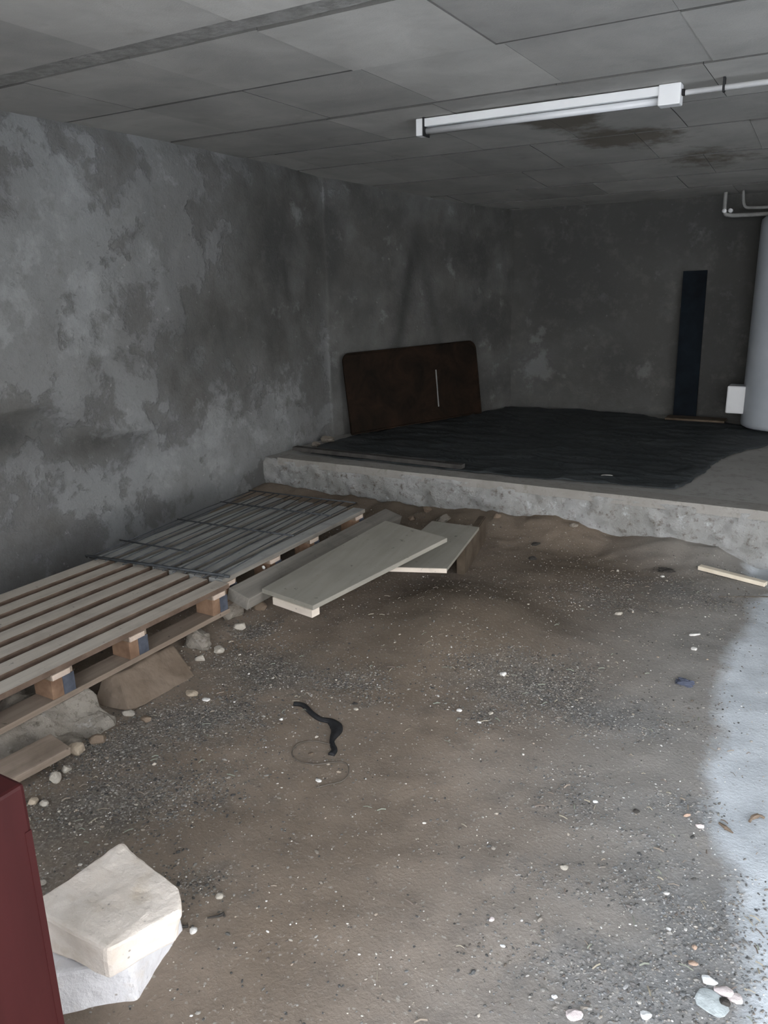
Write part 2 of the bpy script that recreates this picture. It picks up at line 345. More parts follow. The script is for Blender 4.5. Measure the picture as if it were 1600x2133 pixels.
# ---------------------------------------------------------------- raised platform with its rough front face
def stepface(x, z):
    d = 0.030*fbm(x*3.1, z*6, 9.0, 5) + 0.014*fbm(x*14, z*14, 3.0, 4)
    # slab of render overhangs the undermined foot
    d += 0.05*sstep(0.13, 0.02, z - 0.02*fbm(x*4, 0, 5))*(0.5+0.5*noise.noise(Vector((x*2.3, 8, 0))))
    return d
v = []; f = []; nx, nz = 420, 22
for j in range(nz+1):
    z = -0.12+(PLAT+0.12)*j/nz
    for i in range(nx+1):
        x = -4.1+7.75*i/nx; k = sstep(PLAT, PLAT-0.02, z)
        v.append((x, STEP_Y-0.012+stepface(x, z)*k+0.008*(1-k), z))
for j in range(nz):
    for i in range(nx): a = j*(nx+1)+i; f.append((a, a+1, a+nx+2, a+nx+1))
b0 = len(v); top = nz*(nx+1)
v += [(-4.1, 8.3, PLAT), (3.65, 8.3, PLAT)]
f.append(tuple([top+i for i in range(nx+1)]+[b0+1, b0]))
st = pydata('floor_platform_step', v, f, M_step, smooth=True); st.data.polygons[-1].use_smooth = False; st.data.materials.append(M_slab); st.data.polygons[-1].material_index = 1
tag(st, kind='structure')
v = []
bm = bmesh.new(); N = 160
for i in range(N+1):
    x = -3.6+7.0*i/N; y = STEP_Y-0.008+0.004*fbm(x*5, 1, 0)-0.012
    for (dy, z) in ((0, PLAT-0.045), (0, PLAT+0.010), (0.145+0.006*fbm(x*3, 2, 0), PLAT+0.012), (0.15, PLAT-0.045)):
        bm.verts.new((x, y+dy, z+0.002*fbm(x*6, 7, z)))
bm.verts.ensure_lookup_table()
for i in range(N):
    for k in range(4):
        a = i*4+k; b = i*4+(k+1) % 4; bm.faces.new((bm.verts[a], bm.verts[b], bm.verts[b+4], bm.verts[a+4]))
bm.faces.new([bm.verts[k] for k in range(4)]); bm.faces.new([bm.verts[N*4+k] for k in range(4)])
tag(obj('trim_1', bm, M_lip), kind='structure')

# ---------------------------------------------------------------- walls
def wline(s):   # left wall run: straight, then turning inwards at the back; s = distance along it
    if s < 5.6: return Vector((-3.74, s-0.1, 0)), Vector((1, 0, 0))
    t = min(1, (s-5.6)/2.3275); a = Vector((-3.74, 5.5, 0)); b = Vector((-2.98, 7.7, 0))
    d = (b-a).normalized(); return a + d*(s-5.6), Vector((d.y, -d.x, 0))
v = []; f = []; nx, nz = 330, 100; damp_shade = []; pale = []; stn = []
flake = [(2.2, .95), (2.46, .93), (2.75, .90), (3.0, .76), (3.15, .70), (3.6, .66), (4.0, .60), (4.5, .55)]
for j in range(nz+1):
    z = -0.1+2.65*j/nz
    for i in range(nx+1):
        s = 8.0*i/nx; p, n = wline(s); y = p.y
        k = 0.022*fbm(s*1.3, z*1.3, 0, 4) + 0.008*fbm(s*6, z*6, 2, 5)
        k += 0.05*sstep(0.0, 0.4, abs(s-5.55))*0 + 0.045*G(s, z, 4.0, 2.2, .5, .25)
        k -= 0.07*sstep(2.22, 2.5, z)*(0.6+0.5*fbm(s*1.1, 4, 4))*(1 if s < 5.6 else .3)      # plaster rounds back under the ceiling
        if y < 4.6:
            fz = interp(flake, y) + 0.03*fbm(y*5, 1, 3)
            if z < fz: k -= 0.035*sstep(fz, fz-0.025, z)*sstep(4.2, 3.2, y)*sstep(fz-0.45, fz-0.1, z)
            else: k += 0.012*exp(-((z-fz)/0.03)**2)*sstep(4.2, 3.2, y)
        q = p + n*k; v.append((q.x, q.y, z)); sv = 0.0
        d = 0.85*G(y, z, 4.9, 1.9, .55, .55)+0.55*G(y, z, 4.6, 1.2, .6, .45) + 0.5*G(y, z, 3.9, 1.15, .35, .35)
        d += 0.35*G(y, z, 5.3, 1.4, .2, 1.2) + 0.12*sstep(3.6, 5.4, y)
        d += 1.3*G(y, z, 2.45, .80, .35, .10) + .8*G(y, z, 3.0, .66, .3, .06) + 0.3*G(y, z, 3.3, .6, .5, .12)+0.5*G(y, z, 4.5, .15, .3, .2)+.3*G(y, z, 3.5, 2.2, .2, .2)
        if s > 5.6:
            d += 0.62 + 0.35*G(y, z, 7.3, 1.4, .35, 1.2)  # angled stretch darkened throughout: shade of the deep end painted in
            apex = 6.47; hw = max(0, 1.85-z)*0.26 + 0.03
            if z < 1.98: sv = (0.85 if y < apex else .6)*exp(-((abs(y-apex)-hw)/0.07)**2)*sstep(2.0, 1.75, z)
            sv = max(sv, .9*G(y, z, 6.47, 1.80, .10, .2))
        stn.append(sv); damp_shade.append(min(1, d*(0.75+0.5*fbm(y*3, z*3, 7))))
        pale.append(min(1, 1.0*G(y, z, 2.4, 1.5, .8, .5)+.9*G(y, z, 3.8, .35, .8, .28)+.8*G(y, z, 4.9, .7, .35, .3)+.5*G(y, z, 4.0, 2.2, .3, .2)))
for j in range(nz):
    for i in range(nx): a = j*(nx+1)+i; f.append((a, a+nx+1, a+nx+2, a+1))
wl = pydata('wall_left', v, f, MP, smooth=True); tag(wl, kind='structure'); fattr(wl, 'damp_shade', damp_shade); fattr(wl, 'pale', pale); fattr(wl, 'stain', stn)
v, f = grid(-3.2, 3.65, 210, -0.1, 2.5, 90, lambda x, z: (x, 7.7+0.02*fbm(x*1.4, z*1.4, 5)+0.006*fbm(x*7, z*7, 5), z))
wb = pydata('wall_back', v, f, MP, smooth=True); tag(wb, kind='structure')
def bdamp_shade(x, z): return min(1, .7+.55*G(x, z, -2.45, 1.7, .33, .28)+.6*G(x, z, -2.3, 1.35, .35, .2)+.35*G(x, z, -1.2, 2.0, 1.0, .25)+.45*G(x, z, -1.0, .8, .35, .7)+.4*G(x, z, -1.9, .75, .2, .2))  # even base is painted shade of the room's rear; blobs are moist patches
fattr(wb, 'damp_shade', [bdamp_shade(p[0], p[2]) for p in v]); fattr(wb, 'pale', [.7*G(p[0], p[2], -2.6, .6, .7, .35) for p in v])
def wallbox(name, *a):
    bm = bmesh.new(); bx(bm, *a); o = obj(name, bm, MP); tag(o, kind='structure')
    fattr(o, 'damp_shade', [1.0]*len(o.data.vertices)); fattr(o, 'pale', [0.2]*len(o.data.vertices)); return o  # unseen walls coloured fully dark to cut bounced light
RX, FY = 3.4, -0.9
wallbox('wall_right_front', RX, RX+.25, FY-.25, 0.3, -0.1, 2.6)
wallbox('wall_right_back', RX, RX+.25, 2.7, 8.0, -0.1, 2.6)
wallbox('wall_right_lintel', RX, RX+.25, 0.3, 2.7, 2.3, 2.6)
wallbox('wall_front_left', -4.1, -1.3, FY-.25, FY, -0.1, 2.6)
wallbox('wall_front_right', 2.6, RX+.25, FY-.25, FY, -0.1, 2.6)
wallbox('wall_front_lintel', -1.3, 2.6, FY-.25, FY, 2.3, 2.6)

# ---------------------------------------------------------------- ceiling: precast joists with concrete pans between them
def cz(y): return 2.385 - 0.175*sstep(4.6, 7.8, y)
beams = [-0.51, 0.22, 0.95, 1.68, 2.405, 3.115, 3.86, 4.60, 5.22, 5.98, 6.60, 7.12, 7.6]
rc = random.Random(5); v = []; f = []; shade = []; stain = []; mi = []
sx_, sy_ = -1.55, 4.55
def quadstrip(x0, x1, y0, y1, dz, sh, m, nx=6, ny=3, edge=0.004):
    # a shallow box hanging from the slab: bottom face plus four sides
    b = len(v)
    for j in range(ny+1):
        for i in range(nx+1):
            x = x0+(x1-x0)*i/nx; y = y0+(y1-y0)*j/ny
            if m == 1: y += 0.008*fbm(x*4, y*9, 2)
            v.append((x, y, cz(y)+dz+(0.006*fbm(x*5, y*5, 8) if m == 1 else 0)))
            shade.append(sh); stain.append(min(1, 1.3*G(x, y, -1.55, 4.62, .22, .28)+.9*G(x, y, -1.35, 5.3, .4, .3)+.6*G(x, y, -.95, 6.1, .5, .5)))
    for j in range(ny):
        for i in range(nx): a = b+j*(nx+1)+i; f.append((a, a+nx+1, a+nx+2, a+1)); mi.append(m)
    ring = [b+i for i in range(nx+1)]+[b+j*(nx+1)+nx for j in range(1, ny+1)]+[b+ny*(nx+1)+i for i in range(nx-1, -1, -1)]+[b+j*(nx+1) for j in range(ny-1, 0, -1)]
    t0 = len(v); q0 = t0+len(ring)
    for k in ring:
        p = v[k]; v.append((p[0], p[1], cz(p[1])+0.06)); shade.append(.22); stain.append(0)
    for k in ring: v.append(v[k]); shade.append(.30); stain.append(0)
    n = len(ring); ring = [q0+i for i in range(n)]
    for k in range(n): f.append((ring[k], ring[(k+1) % n], t0+(k+1) % n, t0+k)); mi.append(m)
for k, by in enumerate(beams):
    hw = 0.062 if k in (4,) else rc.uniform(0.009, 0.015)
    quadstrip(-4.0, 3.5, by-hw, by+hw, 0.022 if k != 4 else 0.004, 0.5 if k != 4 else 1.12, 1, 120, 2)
    nb = beams[k+1] if k+1 < len(beams) else 8.2
    hw2 = 0.062 if k+1 == 4 else 0.012
    off = [0, 0, .02, 0, 0.0, .0, -.02, .33, 0, .3, 0, .33, 0][k]
    x = -1.93-4*0.64+off
    xs = [-4.0]
    while x < 3.5: xs.append(x); x += 0.64 if rc.random() > .12 else .66
    xs.append(3.5)
    for a, b in zip(xs, xs[1:]):
        if b-a < 0.05: continue
        g = rc.choice((.0004, .0006, .0008, .0026))
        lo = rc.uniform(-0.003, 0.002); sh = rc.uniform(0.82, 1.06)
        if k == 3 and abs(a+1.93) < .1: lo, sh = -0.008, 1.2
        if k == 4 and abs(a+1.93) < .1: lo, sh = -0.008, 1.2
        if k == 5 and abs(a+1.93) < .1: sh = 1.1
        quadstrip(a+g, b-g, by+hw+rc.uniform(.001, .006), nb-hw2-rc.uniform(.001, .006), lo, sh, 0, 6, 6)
ring0 = len(v)
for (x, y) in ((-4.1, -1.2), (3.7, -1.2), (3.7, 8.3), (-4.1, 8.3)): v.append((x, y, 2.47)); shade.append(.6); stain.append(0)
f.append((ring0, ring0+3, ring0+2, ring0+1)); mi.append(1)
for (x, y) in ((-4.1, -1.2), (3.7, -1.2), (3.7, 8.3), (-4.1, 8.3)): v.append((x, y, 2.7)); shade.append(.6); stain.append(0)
for k in range(4): f.append((ring0+k, ring0+(k+1) % 4, ring0+4+(k+1) % 4, ring0+4+k)); mi.append(1)
f.append((ring0+4, ring0+5, ring0+6, ring0+7)); mi.append(1)
# joist space floor, just above the pans, follows the ceiling slope
o = pydata('ceiling', v, f, M_pan); o.data.materials.append(M_beam); tag(o, kind='structure')
for p, m in zip(o.data.polygons, mi): p.material_index = m
fattr(o, 'stain', stain)
a = o.data.attributes.new('shade', 'FLOAT_COLOR', 'POINT'); a.data.foreach_set('color', [c for s in shade for c in (s, s, s, 1)])

# ---------------------------------------------------------------- pallets
def pallet(name, x0, x1, y0, y1, ztop, rz, nsl, mats, label, group=None, blocks=True, tilt=0.0, flare=1.0):
    msl, mun = mats; W, L = x1-x0, y1-y0
    t = empty(name, (x1, y0, ztop), rz); t.rotation_euler = (tilt, 0, rz); tag(t, label, 'pallet', group)
    rr = random.Random(nsl*13)
    bm = bmesh.new(); sw = W/(nsl+(nsl-1)*0.52); gap = sw*0.52
    for i in range(nsl):
        a = -W+i*(sw+gap); bx(bm, a+rr.uniform(-.003, .003), a+sw, rr.uniform(-.012, .006), L+rr.uniform(-.006, .012), -0.021, rr.uniform(-.002, .001), 0.0015)
    dk = obj('deck', bm, msl, t); dk.data.materials.append(M_sawn if msl is M_slat else M_grey)
    for p in dk.data.polygons:
        if abs(p.normal.x) > .6: p.material_index = 1
    ys = [0.01, 0.36, 0.71, L-0.10]
    for i, y in enumerate(ys):
        bm = bmesh.new(); bx(bm, -W, -0.004, y, y+0.09, -0.043, -0.0215, 0.001); cb = obj('crossboard', bm, mun, t)
        bm = bmesh.new(); bx(bm, -0.0038, 0.003, y+0.002, y+0.075, -0.043, -0.0225, 0.001); e = obj('cut_end', bm, M_end, cb); tag(e, 'pale cut end of the crossboard')
        for k, bxx in enumerate((-0.105, -W/2-0.05, -W)):
            bm = bmesh.new(); bx(bm, bxx, bxx+0.10, y, y+0.095, -0.118, -0.0435, 0.003); b = obj('block', bm, M_block, t)
            if k == 0:
                bm = bmesh.new(); bx(bm, -0.0045, -0.0035+0.001, y+0.045, y+0.093, -0.116, -0.045); tag(obj('paint_mark', bm, M_blue, b), 'blue-grey paint daubed on the block')
    for k, bxx in enumerate((-0.105, -W/2-0.05, -W)):
        bm = bmesh.new(); bx(bm, bxx, bxx+0.10, -0.01, L+0.008, -0.140, -0.1185, 0.0015); obj('base_board', bm, mun, t)
    return t
pallet('wooden_pallet', -3.06, -2.25, 1.16, 2.44, 0.252, 0.0, 7, (M_slat, M_under), 'nearer brown wooden pallet with bare slats, raised on rubble beside the left wall')
pallet('wooden_pallet', -3.10, -2.315, 2.475, 3.76, 0.248, radians(1.5), 7, (M_slat2, M_under), 'farther greyed wooden pallet lying under the dark steel mesh')

# steel mesh on the farther pallet
t = empty('steel_mesh', (-2.30, 2.485, 0.262)); tag(t, 'dark steel wire mesh sheet lying over the farther grey pallet', 'mesh')
t.rotation_euler = (0, 0, radians(5.0))
def wire(name, pts, r, lab=None):
    bm = bmesh.new(); tube(bm, pts, r, 6); o = obj(name, bm, M_wire, t, True)
    if lab: o['label'] = lab
rr = random.Random(3)
wire('edge_rod', [(-0.81, -0.03, .004), (-0.4, -.012, .006), (0.02, 0.0, .004)], 0.0075, 'thicker rod along the near edge')
wire('edge_rod', [(-0.80, -0.045, .012), (-0.5, -.03, .01), (0.0, -0.012, .012)], 0.005)
for i in range(14):
    x = -0.79+i*0.0585; a = rr.uniform(-.01, .01)
    wire('wire', [(x, -0.045+rr.uniform(-.01, .01), .002), (x+a, .4, .001+rr.uniform(0, .006)), (x+a*1.5, .9, .002+rr.uniform(0, .008)), (x+rr.uniform(-.02, .02), 1.33, .004)], 0.0028)
for y in (0.20, 0.62, 1.02, 1.32):
    wire('cross_wire', [(-0.83 if y < .3 else -.8, y+.02, .008), (-.4, y+.006, .008), (-0.02 if y > .3 else -.36, y, .007)], 0.0042)

# weathered beam beside the farther pallet 
bm = bmesh.new(); bx(bm, -0.06, 0.06, 0, 1.50, -0.06, 0.0, 0.004)
bb = obj('weathered_plank', bm, M_grey); bb.location = (-2.243, 2.50, 0.187); bb.rotation_euler = (radians(-0.4), radians(17), radians(1.5))
tag(bb, 'thick weathered grey-brown plank running between the grey pallet and the pale boards', 'plank')

# ---------------------------------------------------------------- pale formwork panel resting on the dirt heap
def prism(bm, top, th, bev=0.0):
    t = [bm.verts.new(p) for p in top]; b = [bm.verts.new(Vector(p)-Vector((0, 0, th))) for p in top]; n = len(top)
    bm.faces.new(t); bm.faces.new(b[::-1])
    for i in range(n): bm.faces.new((t[i], b[i], b[(i+1) % n], t[(i+1) % n]))
zn, zf = 0.185, 0.315
NL, NR = at_z(545, 1226, zn), at_z(652, 1262, zn); FR, FL = at_z(932, 1120, zf), at_z(803, 1084, zf)
t = empty('formwork_panel', (NR.x, NR.y, 0)); O_ = Vector((NR.x, NR.y, 0))
tag(t, 'pale dusty formwork board panel, the upper and longer of two, propped on the dirt heap', 'board')
bm = bmesh.new(); prism(bm, [NL-O_, NR-O_, FR-O_, FL-O_], 0.022)
bmesh.ops.bevel(bm, geom=list(bm.edges), offset=0.002, segments=1, affect='EDGES'); obj('face_board', bm, M_board, t)
def lerp(a, b, k): return a+(b-a)*k
def cleat(k, w, th, a0, a1, lab=None):
    p0 = lerp(NL, FL, k); p1 = lerp(NR, FR, k); q0 = lerp(NL, FL, k+w); q1 = lerp(NR, FR, k+w)
    A, B, C_, D = lerp(p0, p1, a0), lerp(p0, p1, a1), lerp(q0, q1, a1), lerp(q0, q1, a0)
    d = Vector((0, 0, -0.0225)); bm = bmesh.new(); prism(bm, [A-O_+d, B-O_+d, C_-O_+d, D-O_+d], th)
    o = obj('cleat', bm, M_cleat, t); 
    if lab: o['label'] = lab
cleat(-0.004, 0.05, 0.034, 0.23, 0.985, 'pale sawn cleat under the near end')
cleat(0.19, 0.03, 0.022, -0.07, 0.85); cleat(0.46, 0.025, 0.022, -0.06, 0.85); cleat(0.85, 0.05, 0.03, 0.02, 0.85)
# second shorter board under the first one
z1, z2 = 0.175, 0.22
A, B, C_, D = at_z(790, 1180, z1), at_z(931, 1184, z1), at_z(998, 1098, z2), at_z(900, 1085, z2)
t2 = empty('formwork_panel', (B.x, B.y, 0)); O2 = Vector((B.x, B.y, 0))
tag(t2, 'shorter pale grey board sticking out from under the right side of the long board panel', 'board')
bm = bmesh.new(); prism(bm, [p-O2 for p in (A, B, C_, D)], 0.016); obj('face_board', bm, M_board, t2)
bm = bmesh.new(); e = (B-C_).normalized()*0.004
prism(bm, [A-O2+e+Vector((0, 0, -.001)), B-O2+e+Vector((0, 0, -.001)), B-O2+Vector((0, 0, -.001)), A-O2+Vector((0, 0, -.001))], 0.022); o = obj('sawn_end', bm, M_cleat, t2); o['label'] = 'pale freshly sawn end strip'
# brown timber on edge carrying it
A, B = on_ground(968, 1197), on_ground(1012, 1128)
d = (B-A); d.z = 0; nn = Vector((-d.y, d.x, 0)).normalized()*0.045
bm = bmesh.new(); top = [A+nn, A-nn*0.0, B, B+nn]; top = [Vector((p.x, p.y, 0.168)) for p in top]; prism(bm, top, 0.16)
bmesh.ops.bevel(bm, geom=list(bm.edges), offset=0.006, segments=2, affect='EDGES')
tag(obj('timber_offcut', bm, M_brown), 'short dark brown timber offcut standing on edge beside the smaller board', 'timber')

# ---------------------------------------------------------------- rough lumps and stones
def lump(name, loc, size, mat, seed, sub=3, amp=0.18, freq=1.6, flat=0.0, rz=0.0, chisel=0.0):
    bm = bmesh.new(); bmesh.ops.create_icosphere(bm, subdivisions=sub, radius=0.5)
    rr = random.Random(seed); planes = [(Vector((rr.gauss(0, 1), rr.gauss(0, 1), rr.gauss(0, 1))).normalized(), rr.uniform(.30, .42)) for _ in range(9)]
    for vv in bm.verts:
        c = vv.co.copy()
        for n_, d_ in planes:
            k = c.dot(n_)-d_
            if k > 0: c -= n_*k
        c *= 1+amp*noise.fractal(c*freq*2+Vector((seed*3.1, 0, 0)), 1, 2, 3)
        vv.co = Vector((c.x*size[0]*1.25, c.y*size[1]*1.25, c.z*size[2]*1.25))
    o = obj(name, bm, mat, smooth=False); o.location = loc; o.rotation_euler = (0, 0, rz); return o
def roughbox(name, corners_lo, corners_hi, mat, seed, amp=0.006, cuts=10, bev=0.008, jag=0.0):
    """eight-cornered rough block: subdivided and weathered"""
    bm = bmesh.new(); lo = [bm.verts.new(p) for p in corners_lo]; hi = [bm.verts.new(p) for p in corners_hi]; n = len(lo)
    bm.faces.new(lo[::-1]); bm.faces.new(hi)
    for i in range(n): bm.faces.new((lo[i], lo[(i+1) % n], hi[(i+1) % n], hi[i]))
    bmesh.ops.recalc_face_normals(bm, faces=bm.faces)
    bmesh.ops.bevel(bm, geom=list(bm.edges), offset=bev, segments=2, affect='EDGES', profile=0.5)
    bmesh.ops.triangulate(bm, faces=bm.faces)
    for _ in range(cuts):
        es = [e for e in bm.edges if e.calc_length() > max(0.012, amp*2)]
        if not es or len(bm.verts) > 9000: break
        bmesh.ops.subdivide_edges(bm, edges=es, cuts=1); bmesh.ops.triangulate(bm, faces=bm.faces)
    bm.normal_update()
    for vv in bm.verts:
        p = vv.co; k = noise.fractal(p*14+Vector((seed, 0, 0)), 1, 2, 4)*amp + noise.fractal(p*5+Vector((0, seed, 0)), 1, 2, 2)*amp*1.2
        vv.co = p+vv.normal*k
    return obj(name, bm, mat, smooth=False)
V = Vector
# limestone blocks at the red post
bl = roughbox('limestone_block', [V((-1.176, .885, -.01)), V((-1.235, 1.085, -.01)), V((-1.50, 1.0, -.01)), V((-1.425, .672, -.01))],
              [V((-1.186, .885, .10)), V((-1.232, 1.065, .10)), V((-1.49, .99, .105)), V((-1.418, .69, .105))], M_lime2, 3, 0.004)
tag(bl, 'white limestone block lying on the dirt, the lower of the two by the red post', 'stone block')
b2 = roughbox('limestone_block', [V((-1.185, .828, .103)), V((-1.140, .975, .103)), V((-1.165, 1.005, .103)), V((-1.38, 1.05, .108)), V((-1.42, .80, .108))],
              [V((-1.172, .822, .20)), V((-1.118, .985, .183)), V((-1.165, 1.025, .20)), V((-1.395, 1.065, .205)), V((-1.43, .815, .20))], M_lime, 8, 0.004, bev=0.010)
tag(b2, 'cream limestone block set askew on top of the white block by the red post', 'stone block')

# red painted door leaf at the left, partly in frame
t = empty('gate_post', (-0.985, 0.595, 0)); tag(t, 'dark red painted metal gate post at the near left corner', 'gate post')
bm = bmesh.new(); bx(bm, -0.30, 0, -0.42, 0, 0.0, 0.80, 0.006); obj('post_body', bm, M_red, t, False)
bm = bmesh.new(); bx(bm, 0.0, 0.0015, -0.012, -0.0015, 0.0, 0.72); obj('edge_fold', bm, M_red, t)

# supports beneath the nearer pallet: broken concrete, slab, rubble
def place_poly(pts, z): return [at_z(x, y, z) for x, y in pts]
lo = [V((-2.17, 1.30, -.02)), V((-2.12, 1.68, -.02)), V((-2.50, 1.75, -.02)), V((-2.55, 1.25, -.02))]
hi = [V((-2.30, 1.33, .112)), V((-2.27, 1.66, .112)), V((-2.52, 1.72, .112)), V((-2.52, 1.27, .112))]
tag(roughbox('concrete_lump', lo, hi, M_rubble, 5, 0.020, bev=0.015), 'grey broken concrete lump propping the near end of the brown pallet', 'rubble')
bm = bmesh.new(); bx(bm, -.055, .055, -.36, 0, -.028, 0, .003)
o = obj('wooden_plank', bm, M_under); p = at_z(75, 1600, .05); o.location = (p.x-.03, p.y+.12, .075); o.rotation_euler = (0, radians(8), radians(-4))
tag(o, 'short brown plank end poking out behind the red post below the pallet', 'plank')
lo = [V((-2.14, 1.74, .0)), V((-2.13, 2.08, .0)), V((-2.30, 2.12, .0)), V((-2.32, 1.72, .0))]
hi = [V((-2.245, 1.80, .107)), V((-2.245, 2.08, .107)), V((-2.31, 2.10, .107)), V((-2.31, 1.78, .107))]
tag(roughbox('stone_slab', lo, hi, M_tile, 7, 0.005, bev=0.006), 'earthy brown slab leaning under the middle of the brown pallet', 'stone slab')
bm = bmesh.new(); A = on_ground(245, 1443, .03); B = at_z(328, 1348, .125); tube(bm, [A, lerp(A, B, .5)+V((0, 0, .004)), B], 0.0032, 6)
tag(obj('dry_stick', bm, M_end), 'thin pale stick leaning against the brown slab under the pallet', 'stick')

